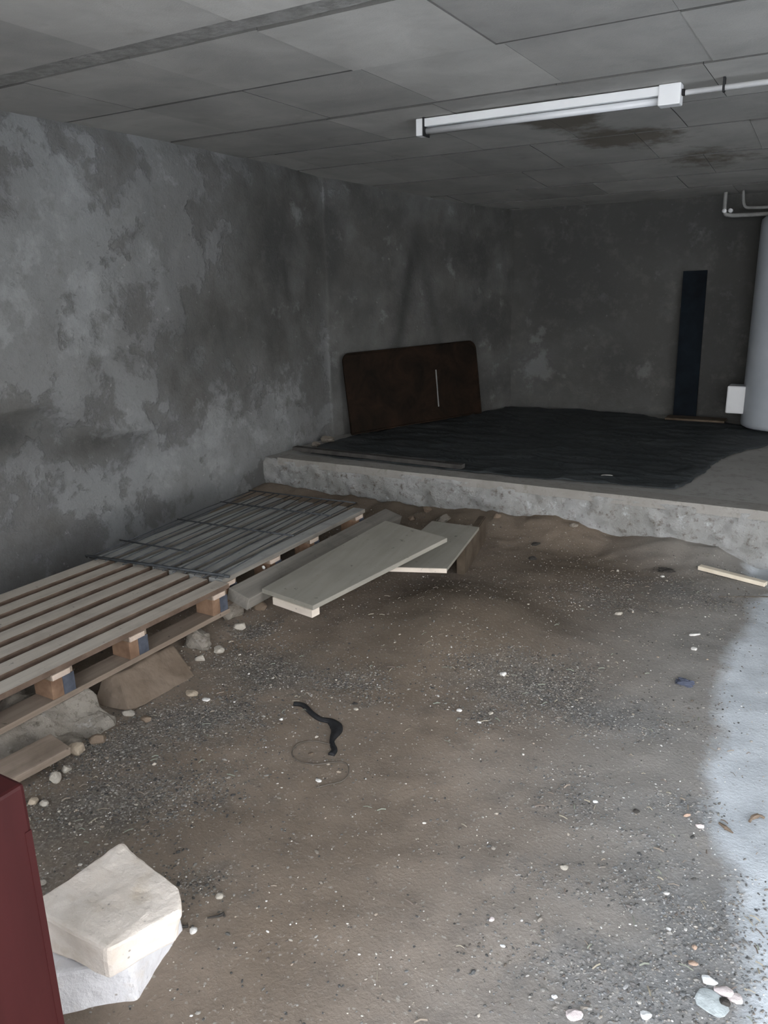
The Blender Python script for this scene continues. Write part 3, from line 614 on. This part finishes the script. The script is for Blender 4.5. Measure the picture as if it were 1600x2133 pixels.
stones = [  # px, py, size w, d, h (m), colour, name, label, category
 (413, 1345, .10, .09, .09, 'rub', 'rubble_stone', 'large earthy rubble stone under the far right block of the brown pallet', 'stone'),
 (483, 1282, .10, .09, .11, 'rub', 'rubble_stone', 'tall jagged rubble stone under the pallet corner next to the grey plank', 'stone'),
 (500, 1308, .05, .04, .03, 'pale', 'stone', 'small pale stone at the foot of the tall jagged rubble stone', 'stone'),
 (341, 1357, .042, .038, .04, 'tan', 'stone', 'round pinkish stone sitting on the brown slab', 'stone'),
 (457, 1357, .045, .04, .03, 'pale', 'stone', 'pale stone on the grit right of the large rubble stone', 'stone'),
 (418, 1375, .04, .03, .025, 'pale', 'stone', 'pale stone at the foot of the large rubble stone', 'stone'),
 (400, 1447, .05, .035, .018, 'tan', 'stone', 'flat tan stone on the grit below the brown slab', 'stone'),
 (430, 1459, .028, .02, .012, 'white', 'stone_chip', 'white chip right of the flat tan stone', 'stone'),
 (268, 1488, .05, .028, .022, 'pale', 'stone', 'long pale stone at the lower tip of the brown slab', 'stone'),
 (163, 1566, .048, .045, .042, 'tan', 'stone', 'yellowish round stone against the grey concrete lump', 'stone'),
 (138, 1606, .032, .026, .022, 'pale', 'stone', 'small tan stone between the yellowish and the grey rounded stone', 'stone'),
 (116, 1625, .038, .034, .03, 'pale', 'stone', 'grey rounded stone beside the brown plank end', 'stone'),
 (70, 1673, .03, .026, .02, 'tan', 'stone', 'small stone right of the top of the red post', 'stone'),
 (92, 1676, .022, .022, .018, 'pale', 'stone', 'smaller upright stone just right of the one by the red post', 'stone'),
 (88, 1842, .02, .02, .014, 'pale', 'stone', 'pale pebble between the red post and the cream block', 'stone'),
 (403, 1941, .018, .018, .014, 'white', 'stone_chip', 'pale chip just right of the limestone blocks', 'stone'),
 (458, 1868, .02, .018, .012, 'pale', 'stone', 'pale pebble up and right of the limestone blocks', 'stone'),
 (1048, 1405, .026, .02, .016, 'white', 'stone', 'white pebble on the dark grit below the dirt heap', 'stone'),
 (957, 1481, .018, .014, .010, 'white', 'stone', 'white pebble on the grit left of the centre patch', 'stone'),
 (742, 1478, .018, .016, .008, 'pale', 'stone', 'pale pebble right of the black strap', 'stone'),
 (1022, 1487, .018, .014, .010, 'pale', 'stone', 'pale pebble in the dark grit right of the white pebbles', 'stone'),
 (664, 1627, .018, .014, .010, 'white', 'stone', 'pale pebble at the end of the thin string', 'stone'),
 (586, 1500, .014, .010, .008, 'white', 'stone', 'white pebble left of the black strap', 'stone'),
 (1240, 1671, .016, .010, .006, 'bright', 'stone_chip', 'bright white chip in the middle of the dirt at right', 'stone'),
 (1047, 1971, .012, .007, .005, 'bright', 'stone_chip', 'thin white chip on bare dirt near the bottom', 'stone'),
 (1155, 2078, .012, .010, .007, 'bright', 'stone_chip', 'tiny white chip at bottom, left of the gravel', 'stone'),
 (1176, 1808, .020, .018, .008, 'pale', 'stone', 'pale flat stone on bare dirt right of centre', 'stone'),
 (1024, 1916, .014, .012, .006, 'pink', 'stone', 'pinkish pebble on bare dirt near the bottom centre', 'stone'),
 (1533, 1136, .055, .05, .04, 'tan', 'stone', 'tan stone set at the foot of the step beside the pale stick', 'stone'),
 (1445, 1353, .024, .02, .014, 'white', 'stone', 'white stone near the edge of the pale cement', 'stone'),
 (1447, 1323, .045, .012, .010, 'white', 'stone_chip', 'white bar-shaped chip above the white stone near the pale cement', 'stone'),
 (1287, 1190, .018, .016, .012, 'pale', 'stone', 'pale pebble on dark dirt in front of the step', 'stone'),
 (1290, 1280, .035, .02, .014, 'pale', 'stone', 'pale crumbly stone below the pebble in front of the step', 'stone'),
 (1380, 1202, .02, .018, .012, 'white', 'stone', 'white pebble left of the pale stick', 'stone'),
 (1476, 2044, .032, .026, .010, 'bright', 'stone_chip', 'rounded white flake in the gravel at bottom right', 'stone'),
 (1506, 2066, .038, .026, .008, 'pink', 'tile_shard', 'larger pink shard right of the rounded white flake', 'shard'),
 (1534, 2083, .032, .024, .008, 'pink', 'tile_shard', 'smaller pink shard at the lower right of the larger one', 'shard'),
 (1483, 2090, .055, .06, .008, 'grey', 'slate_piece', 'grey-green slate piece below the rounded white flake', 'shard'),
 (1511, 2091, .022, .022, .012, 'dark', 'stone', 'dark stone between the slate piece and the pink shards', 'stone'),
 (1195, 2116, .034, .022, .010, 'pink', 'tile_shard', 'pinkish shard at the bottom edge left of the gravel', 'shard'),
 (1345, 2119, .022, .02, .012, 'bright', 'stone', 'white stone at the bottom edge in the gravel', 'stone'),
 (1443, 2008, .022, .012, .008, 'orange', 'terracotta_chip', 'orange-brown chip in the gravel above the white flake', 'shard'),
 (1447, 1975, .014, .010, .008, 'orange', 'terracotta_chip', 'dark orange chip just above the other chip in the gravel', 'shard'),
 (1431, 1699, .022, .010, .008, 'orange', 'terracotta_chip', 'tan chip at the edge of the pale cement', 'shard'),
 (1458, 1722, .020, .016, .010, 'pink', 'stone', 'pinkish stone lower right of the tan chip by the cement', 'stone'),
 (1326, 1691, .018, .014, .010, 'dark', 'stone', 'dark crumb on the dirt left of the tan chip', 'stone'),
 (740, 1467, .022, .010, .006, 'dark', 'leaf_scrap', 'dark leaf scrap right of the black strap above a pebble', 'leaf'),
 (648, 1570, .018, .012, .005, 'brown', 'leaf_scrap', 'small brown leaf inside the loop of the thin string', 'leaf'),
 (1388, 1862, .016, .010, .006, 'white', 'stone_chip', 'white chip above the gravel at lower right', 'stone'),
 (1112, 1058, .11, .05, .05, 'rub', 'rubble_stone', 'brown concrete chunk broken out of the step foot', 'stone'),
 (925, 1082, .09, .06, .05, 'rub', 'rubble_stone', 'rubble stone between the board panel and the step', 'stone'),
 (858, 1082, .05, .04, .03, 'brown', 'rubble_stone', 'dark earth clod behind the far end of the board panel', 'stone'),
 (980, 1100, .06, .045, .03, 'rub', 'rubble_stone', 'pale rubble piece behind the smaller board', 'stone'),
 (1035, 1078, .05, .035, .03, 'brown', 'earth_clod', 'dark earth clod at the step foot left of the brown concrete chunk', 'clod'),
 (890, 1068, .06, .04, .035, 'brown', 'earth_clod', 'dark earth clod against the step above the long board panel', 'clod'),
 (1195, 1092, .05, .035, .025, 'rub', 'rubble_stone', 'crumbly piece at the step foot right of the brown concrete chunk', 'stone'),
 (540, 1268, .07, .05, .045, 'brown', 'earth_clod', 'brown earth clod between the tall jagged stone and the board panel', 'clod'),
 (385, 1400, .045, .04, .03, 'brown', 'earth_clod', 'brown clod beside the right edge of the brown slab', 'clod'),
 (205, 1545, .05, .04, .03, 'brown', 'earth_clod', 'brown clod right of the yellowish round stone', 'clod'),
 (305, 1500, .035, .03, .02, 'brown', 'earth_clod', 'brown clod right of the long pale stone at the slab tip', 'clod'),
 (1115, 1130, .06, .03, .02, 'dark', 'earth_clod', 'nearly black flat clod on the dirt right of the dark timber offcut', 'clod'),
 (1110, 1165, .04, .03, .02, 'dark', 'earth_clod', 'smaller black clod just below the flat one near the timber offcut', 'clod'),
]
for i, (px, py, a, b, h, c, nm, lab, cat) in enumerate(stones):
    p = on_ground(px, py); m = M_rubble if c == 'rub' else M_st[c]
    o = lump(nm, (p.x, p.y, p.z+h*0.30), (a, b, h), m, i+1, 3 if a > .03 else 2, 0.12 if c != 'rub' else 0.25, rz=random.uniform(-.6, .6) + YAW)
    tag(o, lab, cat)
p = at_z(423, 1239, .245-.04)

# chips lying on planks
def chip(px, py, z, s, c, lab, name='stone_chip'):
    p = at_z(px, py, z); o = lump(name, (p.x, p.y, z+s[2]*.35), s, M_st[c], int(px), 2, .1, rz=.4); tag(o, lab, 'chip' if name != 'paper_scrap' else 'paper')
chip(1262, 992, PLAT+.012, (.075, .035, .012), 'white', 'small white chip lying on the black sheet')
chip(549, 1185, .19, (.014, .014, .02), 'white', 'tiny white chip on the weathered plank left of the board panel')

# pale stick at the right
A, B = on_ground(1457, 1181, .015), on_ground(1596, 1217, .015)
d = (B-A).normalized(); sd = V((-d.y, d.x, 0))*0.020
bm = bmesh.new(); prism(bm, [A-sd+V((0, 0, .012)), B-sd+V((0, 0, .012)), B+sd+V((0, 0, .012)), A+sd+V((0, 0, .012))], 0.022)
bmesh.ops.bevel(bm, geom=list(bm.edges), offset=0.002, segments=1, affect='EDGES')
tag(obj('wooden_lath', bm, mottled('fresh_wood', (.66, .58, .46), (.78, .70, .57), 9)), 'short fresh pale wooden lath on the dirt in front of the step', 'wood strip')
# crack line of the cement edge, drawn with an added thin dark tube
bm = bmesh.new(); A, B = on_ground(1498, 1243, .003), on_ground(1600, 1243, .003); tube(bm, [A, lerp(A, B, .5), B], .003, 6)
tag(obj('cement_edge_line', bm, M_cord), 'thin dark rod standing in for the crack line of the pale cement at the right edge', 'twig')
# crumpled blue-grey scrap
o = lump('plastic_scrap', on_ground(1428, 1421, .010), (.07, .035, .022), M_st['navy'], 77, 3, .5, 3.0); tag(o, 'crumpled dark blue-grey plastic scrap near the pale cement', 'scrap')
o = lump('plastic_scrap', on_ground(1385, 1187, .010), (.07, .05, .02), M_st['dark'], 78, 3, .5, 3.0); tag(o, 'crumpled black scrap on the dirt left of the pale lath', 'scrap')
bm = bmesh.new(); tube(bm, [on_ground(432, 1912, .005), on_ground(455, 1908, .006), on_ground(466, 1903, .006), on_ground(468, 1909, .005)], [.002, .003, .005, .003], 6)
tag(obj('rusty_screw', bm, M_st['dark']), 'dark rusty screw on the dirt right of the limestone blocks', 'screw')
bm = bmesh.new(); tube(bm, [on_ground(377, 1930, .005), on_ground(392, 1929, .005)], .0035, 6); tag(obj('dark_twig', bm, M_st['dark']), 'dark bit of twig touching the limestone blocks', 'twig')
bm = bmesh.new(); tube(bm, smoothcurve([on_ground(1561, 1712, .004), on_ground(1568, 1703, .01), on_ground(1582, 1699, .012), on_ground(1592, 1704, .005)], 4), [.004]*4+[.007]*4+[.004]*5, 6)
tag(obj('curled_leaf', bm, M_st['brown']), 'dark curled dry leaf on the pale cement', 'leaf')
bm = bmesh.new(); tube(bm, [on_ground(1498, 1714, .004), on_ground(1512, 1724, .006), on_ground(1527, 1735, .004)], [.003, .006, .002], 6)
tag(obj('willow_leaf', bm, M_st['brown']), 'long narrow brown leaf at the edge of the pale cement', 'leaf')

# ---------------------------------------------------------------- black strap and cord
def path(pts, h): return smoothcurve([on_ground(x, y, h) for x, y in pts], 6)
pts = [(612, 1466), (632, 1469), (650, 1486), (668, 1498), (688, 1502), (700, 1512), (701, 1523), (692, 1540), (693, 1552), (697, 1562), (690, 1572)]
wd = [.010, .010, .0095, .0105, .014, .023, .020, .009, .009, .010, .012]
P = path(pts, .004); bm = bmesh.new(); prev = None; n = len(P)
for i, p in enumerate(P):
    tg = (P[min(i+1, n-1)]-P[max(i-1, 0)]).normalized(); s = V((-tg.y, tg.x, 0)).normalized()
    k = i/6; j = min(int(k), len(wd)-2); wv = wd[j]+(wd[j+1]-wd[j])*(k-j)
    ring = [bm.verts.new(p+s*wv*a+V((0, 0, b))) for a, b in ((-1, -.004), (-.9, .004), (0, .007), (.9, .004), (1, -.004))]
    if prev:
        for q in range(4): bm.faces.new((prev[q], prev[q+1], ring[q+1], ring[q]))
        bm.faces.new((prev[4], prev[0], ring[0], ring[4]))
    else: bm.faces.new(ring)
    prev = ring
bm.faces.new(prev[::-1])
tag(obj('rubber_strap', bm, M_black, smooth=True), 'black rubber strap curving across the dirt in the middle', 'strap')
P = path([(690, 1551), (665, 1545), (642, 1544), (620, 1550), (609, 1563), (611, 1577), (630, 1588), (660, 1592), (690, 1588), (715, 1588), (726, 1597), (724, 1615), (710, 1628), (680, 1635), (658, 1641)], .004)
bm = bmesh.new(); tube(bm, P, 0.0021, 6); tag(obj('brown_string', bm, M_cord, smooth=True), 'thin brown string looping out from the end of the black strap', 'cord')

# ---------------------------------------------------------------- black sheet on the platform
poly = [(-3.45, 4.76), (-3.60, 5.10), (-3.55, 5.56), (-3.14, 6.98), (-2.93, 7.64), (-2.3, 7.66), (-1.65, 7.62), (-1.42, 7.45), (-1.0, 7.50), (-.3, 7.2), (.6, 7.0), (.6, 6.75), (-.40, 6.60), (-.66, 5.95), (-.72, 5.40), (-.785, 4.84), (-1.70, 4.745), (-2.60, 4.735)]
bm = bmesh.new(); vs = [bm.verts.new((x, y, PLAT+.002)) for x, y in poly]; fc = bm.faces.new(vs)
bmesh.ops.triangulate(bm, faces=[fc])
for _ in range(6):
    es = [e for e in bm.edges if e.calc_length() > .05]
    if not es: break
    bmesh.ops.subdivide_edges(bm, edges=es, cuts=1); bmesh.ops.triangulate(bm, faces=bm.faces)
for vv in bm.verts:
    x, y = vv.co.x, vv.co.y
    r1 = abs(noise.noise(V((x*2.2+y*.7, y*4, 1)))); r2 = abs(noise.noise(V((x*5, y*7-x*2, 3))))
    wr = 0.014*(1-min(1, r1*5)) + 0.006*(1-min(1, r2*5))
    if vv.is_boundary: vv.co.x += .02*fbm(x*6, y*6, 1); vv.co.y += .012*fbm(x*6, y*6, 9); wr *= .5
    vv.co.z += wr + .004
ex = bmesh.ops.extrude_face_region(bm, geom=list(bm.faces))
for e in ex['geom']:
    if isinstance(e, bmesh.types.BMVert): e.co.z += 0.002
tag(obj('plastic_sheet', bm, M_tarp, smooth=True), 'large black plastic sheet spread over the raised concrete platform', 'sheet')
# dark battens along the platform edge at left
bm = bmesh.new(); bx(bm, 0, 1.45, -.03, .03, 0, .03, .003); o = obj('wooden_batten', bm, M_dk); o.location = (-3.62, 4.80, PLAT+.02); o.rotation_euler = (0, 0, radians(-1.5))
tag(o, 'dark batten lying along the left front edge of the black sheet', 'batten')
bm = bmesh.new(); bx(bm, 0, 1.2, -.012, .012, 0, .012, .002); o = obj('metal_strip', bm, M_pipe); o.location = (-3.55, 4.87, PLAT+.025); o.rotation_euler = (0, 0, radians(-1.0))
tag(o, 'thin grey strip on the black sheet behind the dark batten', 'strip')
for i, (x, y, a, h, lab) in enumerate([(-3.62, 5.25, .10, .05, 'earthy rubble lump in the corner left of the brown panel'), (-3.60, 5.05, .07, .04, 'rubble piece at the left wall on the platform edge')]):
    tag(lump('rubble_stone', (x, y, PLAT+h*.5), (a, a*.8, h), M_rubble, 40+i, 3, .3), lab, 'stone')

# ---------------------------------------------------------------- brown panel leaning on the angled wall
L_, Hh, r = 1.62, 0.69, 0.06
pt = []
def arc(cx, cy, a0, a1, rad, n=6): return [(cx+rad*cos(a0+(a1-a0)*k/n), cy+rad*sin(a0+(a1-a0)*k/n)) for k in range(n+1)]
pt = [(0.0, 0), (L_, 0)] + arc(L_-.08, Hh-.08, 0, pi/2, .08) + arc(r, Hh-r-.02, pi/2, pi, r)
t = empty('leaning_panel', (0, 0, 0)); tag(t, 'rusty dark brown panel with rounded corners leaning against the left wall on the platform', 'panel')
d = V((-2.98+3.74, 7.7-5.5, 0)).normalized(); nrm = V((d.y, -d.x, 0))
base = V((-3.74, 5.5, 0)) + d*0.10 + nrm*0.13
upv = (V((0, 0, 1))*cos(radians(8)) - nrm*sin(radians(8)))
Mx = Matrix((d, upv, d.cross(upv))).transposed().to_4x4(); Mx.translation = base + V((0, 0, PLAT+.02)); t.matrix_world = Mx
bm = bmesh.new(); a = [bm.verts.new((x, y, 0.0)) for x, y in pt]; b = [bm.verts.new((x, y, .018)) for x, y in pt]
bm.faces.new(a[::-1]); bm.faces.new(b)
for i in range(len(pt)): bm.faces.new((a[i], a[(i+1) % len(pt)], b[(i+1) % len(pt)], b[i]))
obj('panel_board', bm, M_rust, t)
bm = bmesh.new(); rim = [(x, y, .018) for x, y in pt[1:]]+[(0, 0, .018)]; tube(bm, rim+[rim[0]], .009, 6, False); obj('rim', bm, M_rust, t, True)
bm = bmesh.new(); tube(bm, [(1.05, .12, .022), (1.06, .46, .022)], .006, 6); tag(obj('scratch_strip', bm, M_pipe, t), 'thin grey vertical strip on the panel')

# ---------------------------------------------------------------- tall narrow blue-black board against the back wall
o = bmesh.new(); bx(o, -.10, .10, -.022, .0, 0, 1.30, .002)
o = obj('tall_board', o, M_navy); o.location = (-1.225, 7.60, PLAT+.01); o.rotation_euler = (radians(-2.6), radians(-1.0), 0)
tag(o, 'tall narrow blue-black board standing against the back wall', 'board')
bm = bmesh.new(); bx(bm, -.25, .25, -.09, .09, 0, .018, .003)
o = obj('flat_board', bm, M_brown); o.location = (-1.10, 7.42, PLAT+.022); tag(o, 'small brown board lying at the foot of the tall blue-black board', 'board')

# ---------------------------------------------------------------- water heater at the right edge
t = empty('water_heater', (-0.425, 7.25, PLAT)); tag(t, 'tall white cylindrical water heater at the right edge in front of the back wall', 'water heater')
bm = bmesh.new(); seg = 48
prof = [(0, .03), (.26, .03), (.285, .045), (.29, .07), (.29, 1.64), (.285, 1.68), (.24, 1.72), (0, 1.735)]
rings = []
for rr_, z in prof:
    rings.append([bm.verts.new((rr_*cos(2*pi*k/seg), rr_*sin(2*pi*k/seg), z)) for k in range(seg)] if rr_ else [bm.verts.new((0, 0, z))])
for A, B in zip(rings, rings[1:]):
    for k in range(seg):
        q = [A[k % len(A)], A[(k+1) % len(A)] if len(A) > 1 else None, B[(k+1) % len(B)] if len(B) > 1 else None, B[k % len(B)]]
        bm.faces.new([x for i, x in enumerate(q) if x is not None])
tk = obj('tank', bm, M_white, t, True)
bm = bmesh.new(); bx(bm, -.405, -.255, -.12, .06, .14, .37, .012); obj('control_box', bm, M_tubeg, t)
for a in (0.6, 2.2, 3.7, 5.2):
    bm = bmesh.new(); bx(bm, .2*cos(a)-.025, .2*cos(a)+.025, .2*sin(a)-.025, .2*sin(a)+.025, 0, .035, .004); obj('foot', bm, M_black, t)
# pipes near the ceiling
t = empty('water_pipe', (-0.75, 7.35, 2.0)); tag(t, 'dull metal pipe with two valves running from the heater up to the ceiling', 'pipe')
bm = bmesh.new(); tube(bm, smoothcurve([(.20, 0, -.02), (.15, 0, .01), (-.10, 0, .015), (-.22, 0, .02), (-.26, 0, .05), (-.265, 0, .20)], 5), .016, 10); obj('hot_pipe', bm, M_pipe, t, True)
bm = bmesh.new(); tube(bm, smoothcurve([(.28, .05, -.03), (.2, .05, .06), (-.04, .05, .07), (-.12, .05, .09), (-.14, .05, .21)], 5), .012, 10); obj('cold_pipe', bm, M_pipe, t, True)
for x in (-.262, -.215):
    bm = bmesh.new(); tube(bm, [(x, -.03, .055), (x, .03, .055)], .017, 8); obj('valve', bm, M_plast, t, True)

# ---------------------------------------------------------------- fluorescent batten on the ceiling
t = empty('fluorescent_light', (-2.17, 4.15, 2.315)); tag(t, 'white unlit fluorescent tube fitting fixed under the ceiling', 'light fitting')
t.rotation_euler = (0, 0, radians(0.5))
bm = bmesh.new(); bx(bm, .03, 1.33, -.028, .028, .022, .062, .004); obj('housing', bm, M_plast, t)
bm = bmesh.new(); tube(bm, [(.03, 0, .002), (1.27, 0, .002)], .0165, 14); obj('tube', bm, M_tubeg, t, True)
bm = bmesh.new(); bx(bm, -.005, .035, -.032, .032, -.022, .064, .005); obj('end_cap', bm, M_plast, t)
bm = bmesh.new(); bx(bm, 1.265, 1.365, -.036, .036, -.024, .066, .006); obj('end_cap', bm, M_plast, t)
bm = bmesh.new(); bx(bm, .038, .046, -.036, .036, -.026, .068, .001); obj('clip', bm, M_black, t)
bm = bmesh.new(); bx(bm, 1.366, 1.378, -.013, .013, .014, .04, .002); obj('cable_gland', bm, M_black, t)
t = empty('cable_conduit', (-0.79, 4.163, 2.34)); tag(t, 'thin white cable conduit running right from the light fitting', 'conduit'); t.rotation_euler = (0, 0, radians(.5))
bm = bmesh.new(); tube(bm, [(0, 0, 0), (3.6, 0, 0)], .0125, 10); obj('conduit_pipe', bm, M_plast, t, True)
for x in (.165, 1.0, 1.9, 2.8):
    bm = bmesh.new(); bx(bm, x-.005, x+.005, -.016, .016, -.018, .045, .001); obj('clip', bm, M_black, t)

# ---------------------------------------------------------------- loose gravel and straw scattered over the dirt
rg = random.Random(11)
base = []; bmx = bmesh.new(); bmesh.ops.create_icosphere(bmx, subdivisions=1, radius=1)
bv = [vv.co.copy() for vv in bmx.verts]; bmx.verts.ensure_lookup_table(); bf = [tuple(vv.index for vv in ff.verts) for ff in bmx.faces]; bmx.free()
def scatter(name, count, test, size, pal, mat, elong=1.0):
    v = []; f = []; cols = []; n = 0; tries = 0
    while n < count and tries < count*60:
        tries += 1
        # denser where one sees it: sample over the floor
        x = rg.uniform(-2.9, .7); y = rg.uniform(.5, 4.45)
        if rg.random() > test(x, y): continue
        s = size(x, y); ax = rg.uniform(0, 6.28); b = len(v); z = gz(x, y); fl_ = rg.uniform(.4, .8); el = 1+rg.random()*elong
        ca, sa = cos(ax), sin(ax); c = rg.choice(pal); j = rg.uniform(.8, 1.15); du = dustiness(x, y)*.5*rg.random()*(y < 2.6); c = tuple(a_+(b_-a_)*du for a_, b_ in zip(c, (.38, .395, .41)))
        for q in bv:
            k = 1+.25*rg.uniform(-1, 1); a, bb_ = q.x*s*el*k, q.y*s*k
            v.append((x+a*ca-bb_*sa, y+a*sa+bb_*ca, z+q.z*s*fl_*k+s*fl_*.25)); cols.append((c[0]*j, c[1]*j, c[2]*j, 1))
        f += [tuple(i+b for i in ff) for ff in bf]; n += 1
    o = pydata(name, v, f, mat)
    at = o.data.attributes.new('tint', 'FLOAT_COLOR', 'POINT'); at.data.foreach_set('color', [k for c in cols for k in c]); return o
def tint(name):
    t = NT(name, .95, .15); t.l(t.attr('tint').outputs['Color'], t.b.inputs['Base Color']); return t.m
MT = tint('gravel_grains')
pal1 = [(.075, .072, .068), (.11, .105, .098), (.15, .142, .13), (.20, .188, .17), (.15, .125, .105), (.30, .28, .25), (.24, .21, .175)]
def gt(x, y): return max(.02, min(1, gravelness(x, y)**1.1*(.5+.9*fbm(x*3, y*3, 3)+.5*fbm(x*9, y*9, 1))))*(1-.6*paleness(x, y))
o = scatter('gravel', 24000, gt, lambda x, y: rg.uniform(.0014, .0036)*(1.7 if rg.random() < .05 else 1), pal1, MT, .8); tag(o, 'dark grey grit and gravel lying in patches on the dirt floor', 'gravel', kind='stuff')
pal2 = [(.50, .45, .38), (.62, .58, .52), (.40, .35, .29), (.75, .73, .70), (.34, .28, .22)]
o = scatter('pale_grit', 5200, lambda x, y: (.25+.75*gravelness(x, y))*(.5+.6*fbm(x*3, y*3, 9)), lambda x, y: rg.uniform(.0011, .0027)*(1+ (rg.random() < .05)*1.2), pal2, MT, .8)
tag(o, 'pale sand grains and tiny chips sprinkled over the whole dirt floor', 'grit', kind='stuff')
pal3 = [(.30, .27, .21), (.24, .20, .16), (.16, .13, .11), (.20, .21, .17)]
rg = random.Random(5); n0 = []
v = []; f = []; cols = []
for _ in range(340):
    while True:
        x = rg.uniform(-2.4, .5); y = rg.uniform(.7, 4.2)
        if rg.random() < .1+.9*gravelness(x, y): break
    a = rg.gauss(-.6 if x > -.6 else .6, .8); L2 = rg.uniform(.010, .032); c = rg.choice(pal3); b = len(v); z = gz(x, y)+.003; wd2 = rg.uniform(.0008, .0022)
    dx, dy = cos(a)*L2/2, sin(a)*L2/2; nx_, ny_ = -sin(a)*wd2, cos(a)*wd2
    for sx2, hz in ((-1, 0), (0, rg.uniform(.001, .005)), (1, 0)):
        for (k, zz) in ((-1, 0), (0, wd2*1.4), (1, 0)): v.append((x+dx*sx2+nx_*k, y+dy*sx2+ny_*k, z+hz+zz)); cols.append((*c, 1))
    for i in (0, 3):
        for j in (0, 1): f.append((b+i+j, b+i+j+1, b+i+j+4, b+i+j+3))
        f.append((b+i, b+i+3, b+i+5, b+i+2))
o = pydata('dry_straw', v, f, MT); at = o.data.attributes.new('tint', 'FLOAT_COLOR', 'POINT'); at.data.foreach_set('color', [k for c in cols for k in c])
tag(o, 'dry straw and leaf bits strewn over the gravel', 'straw', kind='stuff')
